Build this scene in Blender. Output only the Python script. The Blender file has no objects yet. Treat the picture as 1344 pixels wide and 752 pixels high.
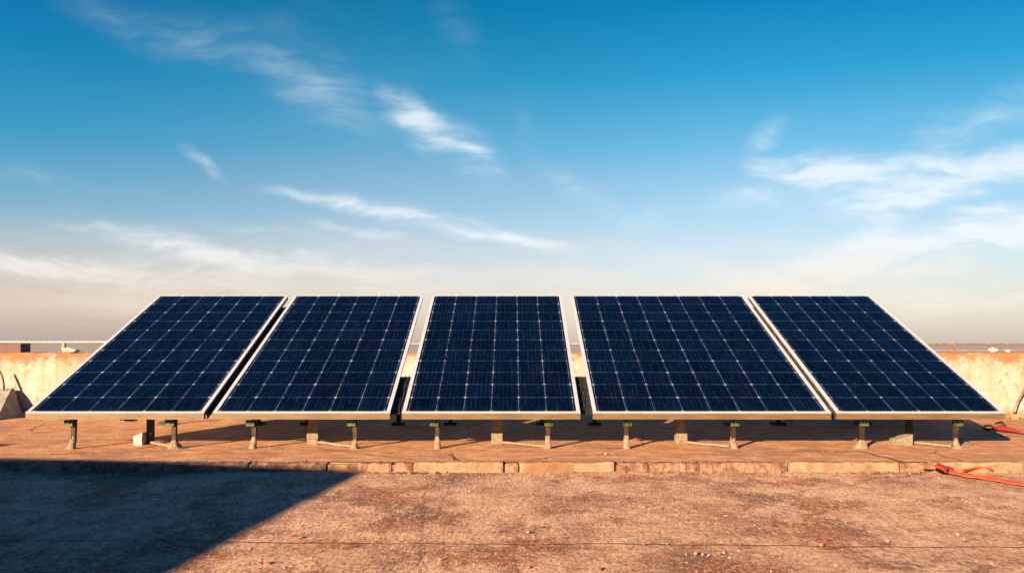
import bpy, bmesh, math, random
from mathutils import Vector, Matrix, noise as mnoise
R = math.radians
random.seed(7)
sc = bpy.context.scene
col = sc.collection

# ------------------------------------------------------------------ camera
CAMZ = 0.61
F = 896.0                     # focal length in pixels of the 1344 px wide photograph
cam_d = bpy.data.cameras.new('camera')
cam = bpy.data.objects.new('camera', cam_d); col.objects.link(cam)
cam.location = (0, 0, CAMZ); cam.rotation_euler = (R(90), 0, 0)
cam_d.sensor_width = 36; cam_d.lens = 24; cam_d.shift_y = 74/1344
cam_d.clip_start = 0.02; cam_d.clip_end = 20000
sc.camera = cam

# ------------------------------------------------------------------ light
SUN_EL, SUN_AZ = 18.5, 38.0     # sun behind the camera, to its left
el, az = R(SUN_EL), R(SUN_AZ)
S = Vector((-math.sin(az)*math.cos(el), -math.cos(az)*math.cos(el), math.sin(el)))
sun_d = bpy.data.lights.new('sun', 'SUN'); sun_d.energy = 5.0; sun_d.angle = R(0.45)
sun_d.color = (1.0, 0.66, 0.39)
sun = bpy.data.objects.new('sun', sun_d); col.objects.link(sun)
sun.rotation_euler = S.to_track_quat('Z', 'Y').to_euler()
sun.location = (-6, -8, 6)

sc.view_settings.view_transform = 'Standard'
sc.view_settings.look = 'None'
sc.view_settings.exposure = 1.75
sc.view_settings.gamma = 1.0

# ------------------------------------------------------------------ node helpers
class NT:
    def __init__(s, tree): s.t = tree; s.n = tree.nodes; s.l = tree.links
    def new(s, typ, **kw):
        n = s.n.new(typ)
        for k, v in kw.items(): setattr(n, k, v)
        return n
    def put(s, sock, v):
        if v is None: return
        if isinstance(v, bpy.types.NodeSocket): s.l.new(v, sock)
        else:
            if sock.type == 'RGBA' and len(v) == 3: v = (*v, 1)
            sock.default_value = v
    def m(s, op, a, b=None, c=None, clamp=False):
        n = s.new('ShaderNodeMath', operation=op, use_clamp=clamp)
        s.put(n.inputs[0], a); s.put(n.inputs[1], b); s.put(n.inputs[2], c)
        return n.outputs[0]
    def mix(s, f, a, b, blend='MIX'):
        n = s.new('ShaderNodeMix', data_type='RGBA', blend_type=blend)
        s.put(n.inputs[0], f); s.put(n.inputs[6], a); s.put(n.inputs[7], b)
        return n.outputs[2]
    def noise(s, vec, scale, detail=4, rough=.55, dist=0, col=False):
        n = s.new('ShaderNodeTexNoise')
        s.put(n.inputs['Vector'], vec); n.inputs['Scale'].default_value = scale
        n.inputs['Detail'].default_value = detail; n.inputs['Roughness'].default_value = rough
        n.inputs['Distortion'].default_value = dist
        return n.outputs['Color' if col else 'Fac']
    def ss(s, x, a, b, lo=0., hi=1.):
        n = s.new('ShaderNodeMapRange', interpolation_type='SMOOTHSTEP')
        s.put(n.inputs[0], x); n.inputs[1].default_value = a; n.inputs[2].default_value = b
        n.inputs[3].default_value = lo; n.inputs[4].default_value = hi
        return n.outputs[0]
    def map(s, vec, loc=(0,0,0), rot=(0,0,0), scale=(1,1,1), typ='POINT'):
        n = s.new('ShaderNodeMapping', vector_type=typ)
        s.put(n.inputs[0], vec)
        n.inputs[1].default_value = loc; n.inputs[2].default_value = rot; n.inputs[3].default_value = scale
        return n.outputs[0]
    def xyz(s, vec):
        n = s.new('ShaderNodeSeparateXYZ'); s.put(n.inputs[0], vec); return n.outputs
    def comb(s, x, y, z=0.):
        n = s.new('ShaderNodeCombineXYZ'); s.put(n.inputs[0], x); s.put(n.inputs[1], y); s.put(n.inputs[2], z)
        return n.outputs[0]
    def v(s, op, a, b=None):
        n = s.new('ShaderNodeVectorMath', operation=op); s.put(n.inputs[0], a); s.put(n.inputs[1], b); return n.outputs[0]
    def ramp(s, f, pts, mode='LINEAR'):
        n = s.new('ShaderNodeValToRGB'); cr = n.color_ramp; cr.interpolation = mode
        while len(cr.elements) < len(pts): cr.elements.new(.5)
        for e, (p, c) in zip(cr.elements, pts): e.position = p; e.color = (*c, 1)
        s.put(n.inputs[0], f); return n.outputs[0]

# ------------------------------------------------------------------ world: Nishita sky with thin cirrus
world = bpy.data.worlds.new('World'); sc.world = world; world.use_nodes = True
w = NT(world.node_tree); w.n.clear()
sky = w.new('ShaderNodeTexSky', sky_type='NISHITA', sun_disc=False)
sky.sun_elevation = el; sky.sun_rotation = R(180 + SUN_AZ)
sky.air_density = 1.0; sky.dust_density = 0.6; sky.ozone_density = 2.0
g = w.new('ShaderNodeTexCoord').outputs['Generated']
gx, gy, gz = w.xyz(g)
yy = w.m('MAXIMUM', gy, 0.06)
X = w.m('MULTIPLY', w.m('DIVIDE', gx, yy), 8.96)
Y = w.m('MULTIPLY', w.m('DIVIDE', gz, yy), 8.96)
P0 = w.comb(X, Y)
warp = w.v('SCALE', w.v('SUBTRACT', w.noise(P0, .9, 4, .55, col=True), (.5,.5,.5)))
warp.node.inputs['Scale'].default_value = .55
P = w.v('ADD', P0, warp)
WISPS = [ # px, py, half length, half width, angle, strength, family
 (585,180,100,26,-36,.85,2), (545,145,60,16,-40,.6,2), (620,205,50,8,-30,.5,2), (420,105,130,40,-35,.30,2), (330,75,150,30,-32,.22,2), (250,50,90,20,-30,.25,2), (150,20,150,24,-28,.30,2), (600,30,60,24,-60,.2,2),
 (440,268,120,10,-12,.7,0), (560,290,200,15,-12,.95,0), (680,316,80,7,-8,.8,0), (460,306,80,6,-9,.5,0), (266,213,40,9,-38,.7,2), (755,248,95,17,-32,.45,2), (855,282,50,16,25,.3,1), (690,155,18,46,10,.14,0),
 (1280,228,190,26,15,1.25,1), (1150,225,150,18,4,.65,1), (1070,228,110,24,15,1.0,1), (1003,192,22,44,-35,.45,1), (975,250,70,20,38,.3,1), (1275,165,190,24,28,.45,1), (1200,250,130,12,8,.6,1),
 (1240,322,260,34,12,1.25,1), (1110,352,110,20,15,.7,1), (1290,274,50,6,4,.7,1), (1150,298,80,14,28,.5,1), (1320,300,120,14,12,.6,1),
 (1150,275,380,120,12,.34,1), (260,335,380,70,-8,.36,0), (650,352,450,60,0,.34,0), (470,120,280,120,-33,.14,2), (1250,380,300,40,0,.4,1),
 (230,318,170,14,-11,.8,0), (330,338,160,10,-8,.5,0), (90,362,260,26,-4,1.0,0), (60,350,180,12,-4,.9,0), (440,358,300,16,-5,.6,0), (750,366,110,16,-8,.6,0), (930,350,90,12,-14,.4,0), (50,230,90,12,-8,.3,0), (1000,372,160,20,6,.5,1), (1290,395,160,18,3,.5,1), (330,296,70,6,-8,.3,0), (500,380,200,10,-2,.4,0), (120,400,220,12,-2,.6,0),
]
acc = [None, None, None]
for px, py, L_, W_, a, st, fam in WISPS:
    mp = w.map(P, ((px-672)/100, (450-py)/100, 0), (0,0,R(a)), (L_/85, W_/68, 1), 'TEXTURE')
    gr = w.new('ShaderNodeTexGradient', gradient_type='SPHERICAL'); w.put(gr.inputs[0], mp)
    v_ = w.m('MULTIPLY', gr.outputs['Fac'], st)
    acc[fam] = v_ if acc[fam] is None else w.m('ADD', acc[fam], v_)
dens = None
for fam, ang in ((0, -10), (1, 14), (2, -34)):
    Q = w.v('ADD', P0, w.v('MULTIPLY', w.v('SUBTRACT', w.noise(P0, .55, 3, .5, col=True), (.5,.5,.5)), (.9,.9,0)))
    q = w.map(Q, (0,0,0), (0,0,R(-ang)), (.38, 1.9, 1))
    q2 = w.map(Q, (3,1,0), (0,0,R(-ang-9)), (1.1, 6.5, 1))
    fb = w.m('ADD', w.m('MULTIPLY', w.noise(q, 1.5, 6, .58), .75), w.m('MULTIPLY', w.noise(q2, 1.0, 5, .6), .35))
    fb = w.ss(fb, .34, .76, .22, 1.2)
    d_ = w.m('MULTIPLY', acc[fam], fb)
    dens = d_ if dens is None else w.m('ADD', dens, d_)
front = w.ss(gy, .08, .25)
dens = w.m('MULTIPLY', w.ss(dens, -.05, 1.25), front)
# sky colour grading by height above the horizon (clear upper air is deeper blue, the lowest air is dusty)
h = w.m('MAXIMUM', w.m('DIVIDE', gz, w.m('SQRT', w.m('ADD', w.m('MULTIPLY', gz, gz), w.m('ADD', w.m('MULTIPLY', gy, gy), w.m('MULTIPLY', w.m('MULTIPLY', gx, gx), .5))))), 0.)
grade = w.ramp(h, [(0., (1.0,.94,.98)), (.14, (.97,1.02,1.03)), (.23, (.76,1.03,1.04)), (.29, (.46,1.02,1.06)), (.36, (.12,.92,1.04)), (.44, (.01,.76,.95)), (.56, (.0,.66,.98)), (.75, (.0,.50,.82))])
tinted = w.mix(1.0, sky.outputs[0], grade, 'MULTIPLY')
tinted = w.mix(w.ss(gy, .0, -.5), tinted, w.mix(1.0, tinted, (.10,.44,.82), 'MULTIPLY'))
hz = w.ramp(h, [(0., (.85,.85,.85)), (.04,(.78,)*3), (.10, (.50,)*3), (.18, (.14,)*3), (.27, (0,0,0))])
hzl = w.m('MULTIPLY', w.ss(X, -9, 0, 1.0, .8), hz)
SKYK = 0.05
tinted = w.mix(w.m('MULTIPLY', w.ss(X, -1., -7.), w.ss(h, .08, .2)), tinted, w.mix(1.0, tinted, (.42,.93,1.06), 'MULTIPLY'))
tinted = w.mix(w.ss(X, 2., 7.), tinted, w.mix(1.0, tinted, (.80,.90,.92), 'MULTIPLY'))
warm = w.mix(w.ss(X, -7., 3.), (6.0,4.3,3.4), (6.5,5.2,4.4))
warm = w.mix(w.ss(gz, .060, -.005), warm, w.mix(w.ss(X, -5., 3.), (3.9,3.1,3.0), (5.0,4.0,3.6)))
tinted = w.mix(hzl, tinted, warm)
ccol = w.mix(w.ss(Y, .4, 1.6), (7.4,6.2,5.2), (7.3,7.6,7.9))
ccol = w.mix(w.m('MULTIPLY', w.ss(X, 0., 5.), w.ss(Y, .9, .2)), ccol, (7.8,7.2,6.6))
final = w.mix(w.m('MULTIPLY', dens, .72), tinted, ccol)
final = w.mix(1.0, final, (.80,.80,.80), 'MULTIPLY')
bg = w.new('ShaderNodeBackground'); w.put(bg.inputs[0], final); bg.inputs[1].default_value = SKYK
wo = w.new('ShaderNodeOutputWorld'); w.l.new(bg.outputs[0], wo.inputs[0])

# ------------------------------------------------------------------ object helpers
def tag(o, label=None, cat=None, group=None, kind=None):
    if label: o['label'] = label
    if cat: o['category'] = cat
    if group: o['group'] = group
    if kind: o['kind'] = kind
    return o
def empty(name, loc, rz=0.):
    o = bpy.data.objects.new(name, None); col.objects.link(o)
    o.location = loc; o.rotation_euler = (0,0,rz); o.empty_display_size = .1
    return o
def link(name, bm, mat, parent=None, smooth=False, bevel=0., seg=2):
    if bevel:
        bmesh.ops.bevel(bm, geom=[e for e in bm.edges if len(e.link_faces) == 2 and e.calc_face_angle(0) > .6],
                        offset=bevel, segments=seg, affect='EDGES', profile=.6)
    bmesh.ops.recalc_face_normals(bm, faces=bm.faces)
    me = bpy.data.meshes.new(name); bm.to_mesh(me); bm.free()
    if smooth: me.polygons.foreach_set('use_smooth', [True]*len(me.polygons))
    o = bpy.data.objects.new(name, me); col.objects.link(o)
    if mat: me.materials.append(mat)
    if parent: o.parent = parent
    return o
def box(bm, x0, x1, y0, y1, z0, z1, M=None):
    vs = [bm.verts.new((x,y,z)) for z in (z0,z1) for y in (y0,y1) for x in (x0,x1)]
    for f in ((0,1,3,2),(4,6,7,5),(0,4,5,1),(2,3,7,6),(0,2,6,4),(1,5,7,3)):
        bm.faces.new([vs[i] for i in f])
    if M is not None:
        for v in vs: v.co = M @ v.co
    return vs
def prism(bm, pts_bot, pts_top):
    a = [bm.verts.new(p) for p in pts_bot]; b = [bm.verts.new(p) for p in pts_top]
    n = len(a); bm.faces.new(a[::-1]); bm.faces.new(b)
    for i in range(n): bm.faces.new((a[i], a[(i+1)%n], b[(i+1)%n], b[i]))
def tube(bm, pts, r, n=8, flat=1.0, caps=True):
    pts = [Vector(p) for p in pts]; rings = []
    for i, p in enumerate(pts):
        t = (pts[min(i+1, len(pts)-1)] - pts[max(i-1, 0)]).normalized()
        up = Vector((0,0,1)) if abs(t.z) < .95 else Vector((0,1,0))
        sd = t.cross(up).normalized(); u2 = sd.cross(t)
        rr = r[i] if isinstance(r, (list, tuple)) else r
        rings.append([bm.verts.new(p + sd*math.cos(2*math.pi*k/n)*rr + u2*math.sin(2*math.pi*k/n)*rr*flat) for k in range(n)])
    for a, b in zip(rings, rings[1:]):
        for k in range(n): bm.faces.new((a[k], a[(k+1)%n], b[(k+1)%n], b[k]))
    if caps: bm.faces.new(rings[0][::-1]); bm.faces.new(rings[-1])
def rough_up(bm, amp, freq, seed=0., keep=None):
    for v in bm.verts:
        if keep and keep(v.co): continue
        q = v.co*freq + Vector((seed, seed*1.7, seed*.3))
        v.co += Vector((mnoise.noise(q), mnoise.noise(q+Vector((9,0,0))), mnoise.noise(q+Vector((0,9,0)))))*amp
def gx_at(px, D): return (px-672)*D/F
def D_ground(py, z=0.): return (CAMZ-z)*F/(py-450)
def G(px, py, z=0.):
    D = D_ground(py, z); return Vector((gx_at(px, D), D, z))
def W3(px, py, D): return Vector((gx_at(px, D), D, CAMZ-(py-450)*D/F))

# ------------------------------------------------------------------ materials
def mat(name):
    m = bpy.data.materials.new(name); m.use_nodes = True
    t = NT(m.node_tree); b = m.node_tree.nodes['Principled BSDF']
    return m, t, b
def bump(t, b, hgt, dist, strength=1.0):
    n = t.new('ShaderNodeBump'); n.inputs['Strength'].default_value = strength
    n.inputs['Distance'].default_value = dist; t.put(n.inputs['Height'], hgt)
    t.l.new(n.outputs[0], b.inputs['Normal'])
def pos(t): return t.new('ShaderNodeNewGeometry').outputs['Position']
def objc(t): return t.new('ShaderNodeTexCoord').outputs['Object']

def simple(name, c1, c2, scale=20, rough=.6, metal=0., bmp=0., det=5):
    m, t, b = mat(name); p = objc(t)
    n = t.noise(p, scale, det, .6)
    t.put(b.inputs['Base Color'], t.mix(t.ss(n, .35, .65), c1, c2))
    b.inputs['Roughness'].default_value = rough; b.inputs['Metallic'].default_value = metal
    if bmp: bump(t, b, t.noise(p, scale*3, 4, .6), bmp)
    return m

# lower roof: rough, worn, pinkish brown concrete
def ground_mat():
    m, t, b = mat('rough_roof_concrete'); p = pos(t); x, y, z = t.xyz(p)
    big = t.noise(p, 1.1, 6, .62, .6); mid = t.noise(p, 6.5, 9, .76); fine = t.noise(p, 60, 6, .78); grit = t.noise(p, 210, 3, .75)
    st = t.noise(t.map(p, scale=(1.0, 2.0, 1)), 3.0, 9, .74, .1)
    py_ = t.map(p, scale=(1,.38,1)); gr1 = t.noise(py_, 34, 8, .85); gr2 = t.noise(t.map(p, loc=(9,4,0), scale=(1,.8,1)), 2.6, 10, .72); gr3 = t.noise(t.map(p, loc=(2,7,0), scale=(1,.5,1)), 90, 3, .8)
    c = t.mix(t.ss(mid, .38, .60), (.46,.27,.195), (.72,.49,.35))
    c = t.mix(t.m('MULTIPLY', t.ss(big, .46, .66), .6), c, (.78,.55,.40))
    c = t.mix(t.m('MULTIPLY', t.ss(st, .54, .70), .55), c, (.22,.13,.10))
    c = t.mix(t.m('MULTIPLY', t.ss(fine, .53, .66), .7), c, (.13,.065,.05))
    c = t.mix(t.m('MULTIPLY', t.ss(grit, .55, .68), .55), c, (.10,.05,.04))
    c = t.mix(t.m('MULTIPLY', t.ss(fine, .46, .30), .5), c, (.74,.55,.41))
    c = t.mix(t.m('MULTIPLY', t.ss(gr2, .48, .58), .92), c, t.mix(t.ss(t.noise(p, 1.7, 2, .5), .4, .6), (.22,.125,.095), (.34,.13,.07)))
    c = t.mix(t.m('MULTIPLY', t.ss(gr1, .53, .62), .5), c, (.15,.075,.055))
    c = t.mix(t.m('MULTIPLY', t.ss(gr1, .46, .38), .5), c, (.95,.72,.55))
    pt = t.noise(t.map(p, loc=(1,5,0), rot=(0,0,.3), scale=(1,1.3,1)), 1.9, 11, .74)
    c = t.mix(t.m('MULTIPLY', t.ss(pt, .52, .60), .45), c, (.80,.58,.44))
    c = t.mix(t.m('MULTIPLY', t.ss(pt, .44, .38), .55), c, (.27,.14,.10))
    c = t.mix(t.m('MULTIPLY', t.ss(gr3, .54, .62), .65), c, (.07,.035,.03))
    c = t.mix(t.m('MULTIPLY', t.ss(gr3, .45, .37), .6), c, (.88,.68,.52))
    vor = t.new('ShaderNodeTexVoronoi'); t.put(vor.inputs['Vector'], p); vor.inputs['Scale'].default_value = 60
    vc = t.xyz(vor.outputs['Color'])[0]
    spk = t.m('MULTIPLY', t.ss(vor.outputs['Distance'], .32, .18), t.ss(vc, .74, .80))
    c = t.mix(t.m('MULTIPLY', spk, .7), c, t.mix(t.m('GREATER_THAN', vc, .93), (.62,.46,.36), (.07,.05,.045)))
    rp = t.noise(t.map(p, loc=(3,8,0)), 2.6, 5, .6)
    c = t.mix(t.m('MULTIPLY', t.ss(rp, .60, .72), .5), c, (.42,.16,.08))
    # one long hairline crack running away to the right of the shadow corner
    cw = t.m('MULTIPLY', t.m('SUBTRACT', t.noise(p, 3.5, 7, .75), .5), .16)
    ca = t.m('ABSOLUTE', t.m('ADD', t.m('ADD', x, .34), t.m('ADD', t.m('MULTIPLY', t.m('SUBTRACT', y, 2.6), .10), cw)))
    cb = t.m('ABSOLUTE', t.m('ADD', t.m('SUBTRACT', x, 1.15), t.m('ADD', t.m('MULTIPLY', t.m('SUBTRACT', y, 2.6), .75), cw)))
    c = t.mix(t.m('MULTIPLY', t.ss(t.m('MINIMUM', ca, cb), .006, .0015), .55), c, (.08,.045,.035))
    # expansion joints: one across the roof and two running away from the camera
    wob = t.m('MULTIPLY', t.m('SUBTRACT', t.noise(p, 9, 4, .6), .5), .02)
    jy = t.m('ABSOLUTE', t.m('ADD', t.m('SUBTRACT', y, t.m('ADD', 2.235, t.m('MULTIPLY', x, -.022))), wob))
    jx = t.m('ABSOLUTE', t.m('ADD', t.m('SUBTRACT', t.m('ABSOLUTE', t.m('SUBTRACT', x, 1.62)), 1.90), wob))
    jt = t.m('MAXIMUM', t.ss(jy, .009, .003), t.m('MULTIPLY', t.ss(jx, .012, .003), .2))
    c = t.mix(t.m('MULTIPLY', jt, .5), c, (.07,.04,.03))
    cr = t.new('ShaderNodeTexVoronoi', feature='DISTANCE_TO_EDGE'); cr.inputs['Scale'].default_value = .75
    t.put(cr.inputs['Vector'], t.v('ADD', p, t.v('MULTIPLY', t.noise(p, 3, 7, .75, col=True), (.22,.22,0))))
    ck = t.m('MULTIPLY', t.ss(cr.outputs['Distance'], .006, .001), t.ss(t.noise(p, .9, 2, .5), .48, .58))
    c = t.mix(t.m('MULTIPLY', ck, .35), c, (.07,.045,.035))
    t.put(b.inputs['Base Color'], c); b.inputs['Roughness'].default_value = .92; b.inputs['Specular IOR Level'].default_value = .25
    hgt = t.m('ADD', t.m('MULTIPLY', mid, 1.1), t.m('ADD', t.m('MULTIPLY', fine, .75), t.m('MULTIPLY', grit, .28)))
    hgt = t.m('SUBTRACT', hgt, t.m('MULTIPLY', t.m('ADD', jt, ck), .8))
    bump(t, b, t.m('ADD', hgt, t.m('MULTIPLY', gr1, .4)), .012)
    return m
def terrace_mat():
    m, t, b = mat('smoother_terrace_concrete'); p = pos(t); x, y, z = t.xyz(p)
    q = t.map(p, rot=(0,0,R(14)), scale=(1., 2.3, 1))
    big = t.noise(p, 1.3, 5, .6, .5); st = t.noise(q, 5.5, 10, .78); fine = t.noise(p, 60, 5, .7)
    gr1 = t.noise(t.map(p, scale=(1,.4,1)), 22, 7, .8)
    c = t.mix(t.ss(st, .38, .64), (.44,.22,.12), (.76,.47,.28))
    c = t.mix(t.m('MULTIPLY', t.ss(gr1, .53, .66), .5), c, (.24,.11,.055))
    c = t.mix(t.m('MULTIPLY', t.ss(gr1, .46, .34), .5), c, (.82,.56,.36))
    c = t.mix(t.m('MULTIPLY', t.ss(big, .5, .68), .6), c, (.58,.26,.10))
    c = t.mix(t.m('MULTIPLY', t.ss(t.noise(t.map(p, loc=(6,1,0)), 2.4, 9, .72), .49, .60), .6), c, (.34,.19,.12))
    c = t.mix(t.m('MULTIPLY', t.ss(fine, .55, .72), .45), c, (.14,.075,.045))
    sp = t.noise(t.map(p, loc=(5,2,0)), 7, 6, .7)
    c = t.mix(t.m('MULTIPLY', t.ss(sp, .60, .70), .5), c, (.62,.50,.38))
    cr = t.new('ShaderNodeTexVoronoi', feature='DISTANCE_TO_EDGE'); cr.inputs['Scale'].default_value = .9
    t.put(cr.inputs['Vector'], t.v('ADD', p, t.v('MULTIPLY', t.noise(p, 4, 5, .7, col=True), (.2,.2,0))))
    ck = t.m('MULTIPLY', t.ss(cr.outputs['Distance'], .010, .002), t.ss(t.noise(p, 1.3, 2, .5), .46, .56))
    c = t.mix(t.m('MULTIPLY', ck, .7), c, (.08,.045,.03))
    t.put(b.inputs['Base Color'], c); b.inputs['Roughness'].default_value = .85; b.inputs['Specular IOR Level'].default_value = .3
    hgt = t.m('ADD', t.m('MULTIPLY', st, .8), t.m('ADD', t.m('MULTIPLY', fine, .4), t.m('MULTIPLY', t.noise(p, 12, 6, .65), .6)))
    bump(t, b, t.m('SUBTRACT', hgt, ck), .007)
    return m
def kerb_mat():
    m, t, b = mat('kerb_concrete'); p = pos(t)
    n = t.noise(p, 16, 7, .68); n2 = t.noise(p, 2.3, 4, .6)
    c = t.mix(t.ss(n, .38, .62), (.34,.235,.125), (.44,.34,.21))
    c = t.mix(t.m('MULTIPLY', t.ss(n2, .50, .62), .75), c, (.30,.14,.07))
    c = t.mix(t.m('MULTIPLY', t.ss(t.noise(p, 60, 4, .7), .56, .68), .5), c, (.18,.10,.06))
    t.put(b.inputs['Base Color'], c); b.inputs['Roughness'].default_value = .9
    bump(t, b, n, .008)
    return m
def wall_mat(name='stained_plaster', base=(.38,.36,.27), pale=(.44,.46,.43)):
    m, t, b = mat(name); p = pos(t); x, y, z = t.xyz(p)
    n = t.noise(p, 4.2, 7, .66, .3); n2 = t.noise(t.map(p, loc=(4,0,2)), 9, 8, .72, .4)
    c = t.mix(t.ss(n, .36, .62), base, pale)
    drip = t.noise(t.map(p, scale=(5, 5, .8)), 1.6, 6, .65, .2)
    c = t.mix(t.m('MULTIPLY', t.ss(drip, .54, .68), .6), c, (.37,.27,.13))
    topd = t.ss(t.m('ADD', z, t.m('MULTIPLY', t.m('SUBTRACT', n2, .5), .6)), .39, .51)   # rust wash creeping down from the coping
    c = t.mix(t.m('MULTIPLY', topd, .9), c, (.28,.135,.05))
    low = t.ss(t.m('ADD', z, t.m('MULTIPLY', t.m('SUBTRACT', n2, .5), .3)), .10, .02)
    c = t.mix(t.m('MULTIPLY', low, .7), c, (.30,.14,.06))
    c = t.mix(t.m('MULTIPLY', t.ss(n2, .54, .66), .75), c, (.30,.17,.075))
    c = t.mix(t.m('MULTIPLY', t.ss(t.noise(p, 45, 5, .7), .60, .70), .5), c, (.22,.13,.08))
    t.put(b.inputs['Base Color'], c); b.inputs['Roughness'].default_value = .9
    bump(t, b, t.m('ADD', n2, t.m('MULTIPLY', t.noise(p, 55, 5, .7), .5)), .008)
    return m
def cell_mat():
    m, t, b = mat('solar_cells'); uv = t.new('ShaderNodeUVMap').outputs[0]
    u, v, _ = t.xyz(uv)
    rnd = t.new('ShaderNodeObjectInfo').outputs['Random']
    seed = t.m('MULTIPLY', rnd, 37.)
    pv = t.comb(u, v, seed)
    wv = t.m('MULTIPLY', t.m('SUBTRACT', t.noise(pv, 1.3, 4, .6), .5), .07)
    wu = t.m('MULTIPLY', t.m('SUBTRACT', t.noise(t.map(pv, loc=(7,3,0)), 1.1, 4, .6), .5), .05)
    u2 = t.m('ADD', u, wu); v2 = t.m('ADD', v, wv)
    du = t.m('ABSOLUTE', t.m('SUBTRACT', u2, t.m('ROUND', u2)))
    dv = t.m('ABSOLUTE', t.m('SUBTRACT', v2, t.m('ROUND', v2)))
    lu = t.ss(du, .024, .008); lv = t.ss(dv, .024, .007)
    dia = t.ss(t.m('ADD', du, dv), .078, .045)
    cellid = t.comb(t.m('FLOOR', u2), t.m('FLOOR', v2), seed)
    wn = t.new('ShaderNodeTexWhiteNoise'); t.put(wn.inputs[0], cellid); cid = wn.outputs['Value']
    # thin drawn contact lines, broken and uneven
    fib = t.noise(t.comb(t.m('MULTIPLY', u, 15.), t.m('MULTIPLY', v, 1.5), seed), 1.0, 4, .72, .35)
    fib2 = t.noise(t.comb(t.m('MULTIPLY', u, 42.), t.m('MULTIPLY', v, 2.2), seed), 1.0, 3, .7, .2)
    bb = t.m('ABSOLUTE', t.m('SUBTRACT', t.m('FRACT', t.m('MULTIPLY', u2, 6.)), .5))
    bus = t.m('MULTIPLY', t.ss(bb, .13, .04), t.ss(t.noise(t.comb(t.m('MULTIPLY', u, 6.), t.m('MULTIPLY', v, 1.2), seed), 1., 3, .6), .40, .66))
    c = t.mix(cid, (.0003,.0022,.013), (.0010,.0060,.030))
    c = t.mix(t.m('MULTIPLY', t.ss(fib, .52, .70), .55), c, (.006,.024,.075))
    c = t.mix(t.m('MULTIPLY', t.ss(fib2, .60, .74), .6), c, (.020,.062,.150))
    c = t.mix(t.m('MULTIPLY', t.ss(fib, .44, .34), .7), c, (.0002,.0006,.004))
    c = t.mix(t.m('MULTIPLY', bus, .45), c, (.020,.055,.14))
    brk = t.ss(t.noise(pv, 2.1, 4, .65), .36, .62, .25, 1.15)
    c = t.mix(t.m('MULTIPLY', t.m('MULTIPLY', lu, brk), .62), c, (.17,.24,.40))
    c = t.mix(t.m('MULTIPLY', t.m('MULTIPLY', lv, brk), .48), c, (.11,.18,.33))
    c = t.mix(t.m('MULTIPLY', t.m('MULTIPLY', dia, brk), .9), c, (.46,.58,.74))
    dust = t.m('MULTIPLY', t.ss(t.m('ADD', v, t.m('MULTIPLY', t.noise(pv, 2.5, 5, .7), .5)), .55, .20), .03)
    dust = t.m('ADD', dust, t.m('MULTIPLY', t.ss(t.noise(t.map(pv, loc=(1,9,0), scale=(1,.5,1)), .9, 6, .7), .5, .75), .008))
    c = t.mix(dust, c, (.30,.24,.19))
    t.put(b.inputs['Base Color'], c)
    t.put(b.inputs['Roughness'], t.ss(t.noise(pv, 2.2, 4, .6), .3, .7, .16, .30))
    b.inputs['IOR'].default_value = 1.38
    b.inputs['Specular IOR Level'].default_value = .4
    return m
def alu_mat():
    m, t, b = mat('frame_aluminium'); p = objc(t)
    n = t.noise(t.map(p, scale=(1, 1, 1)), 30, 6, .7); n2 = t.noise(t.map(p, scale=(8, .8, 8)), 9, 6, .7)
    c = t.mix(t.ss(n2, .42, .64), (.44,.52,.62), (.58,.66,.74))
    c = t.mix(t.m('MULTIPLY', t.ss(n, .56, .68), .6), c, (.20,.20,.22))
    t.put(b.inputs['Base Color'], c); b.inputs['Roughness'].default_value = .45; b.inputs['Metallic'].default_value = .25
    bump(t, b, n, .002)
    return m
def tan_mat():
    m, t, b = mat('front_rail_tan'); p = objc(t)
    n = t.noise(t.map(p, scale=(1.2, 8, 14)), 5, 6, .65)
    c = t.mix(t.ss(n, .35, .66), (.14,.098,.052), (.21,.148,.078))
    c = t.mix(t.m('MULTIPLY', t.ss(t.noise(p, 26, 5, .7), .58, .70), .5), c, (.20,.13,.09))
    t.put(b.inputs['Base Color'], c); b.inputs['Roughness'].default_value = .5; b.inputs['Metallic'].default_value = .15
    return m

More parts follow.
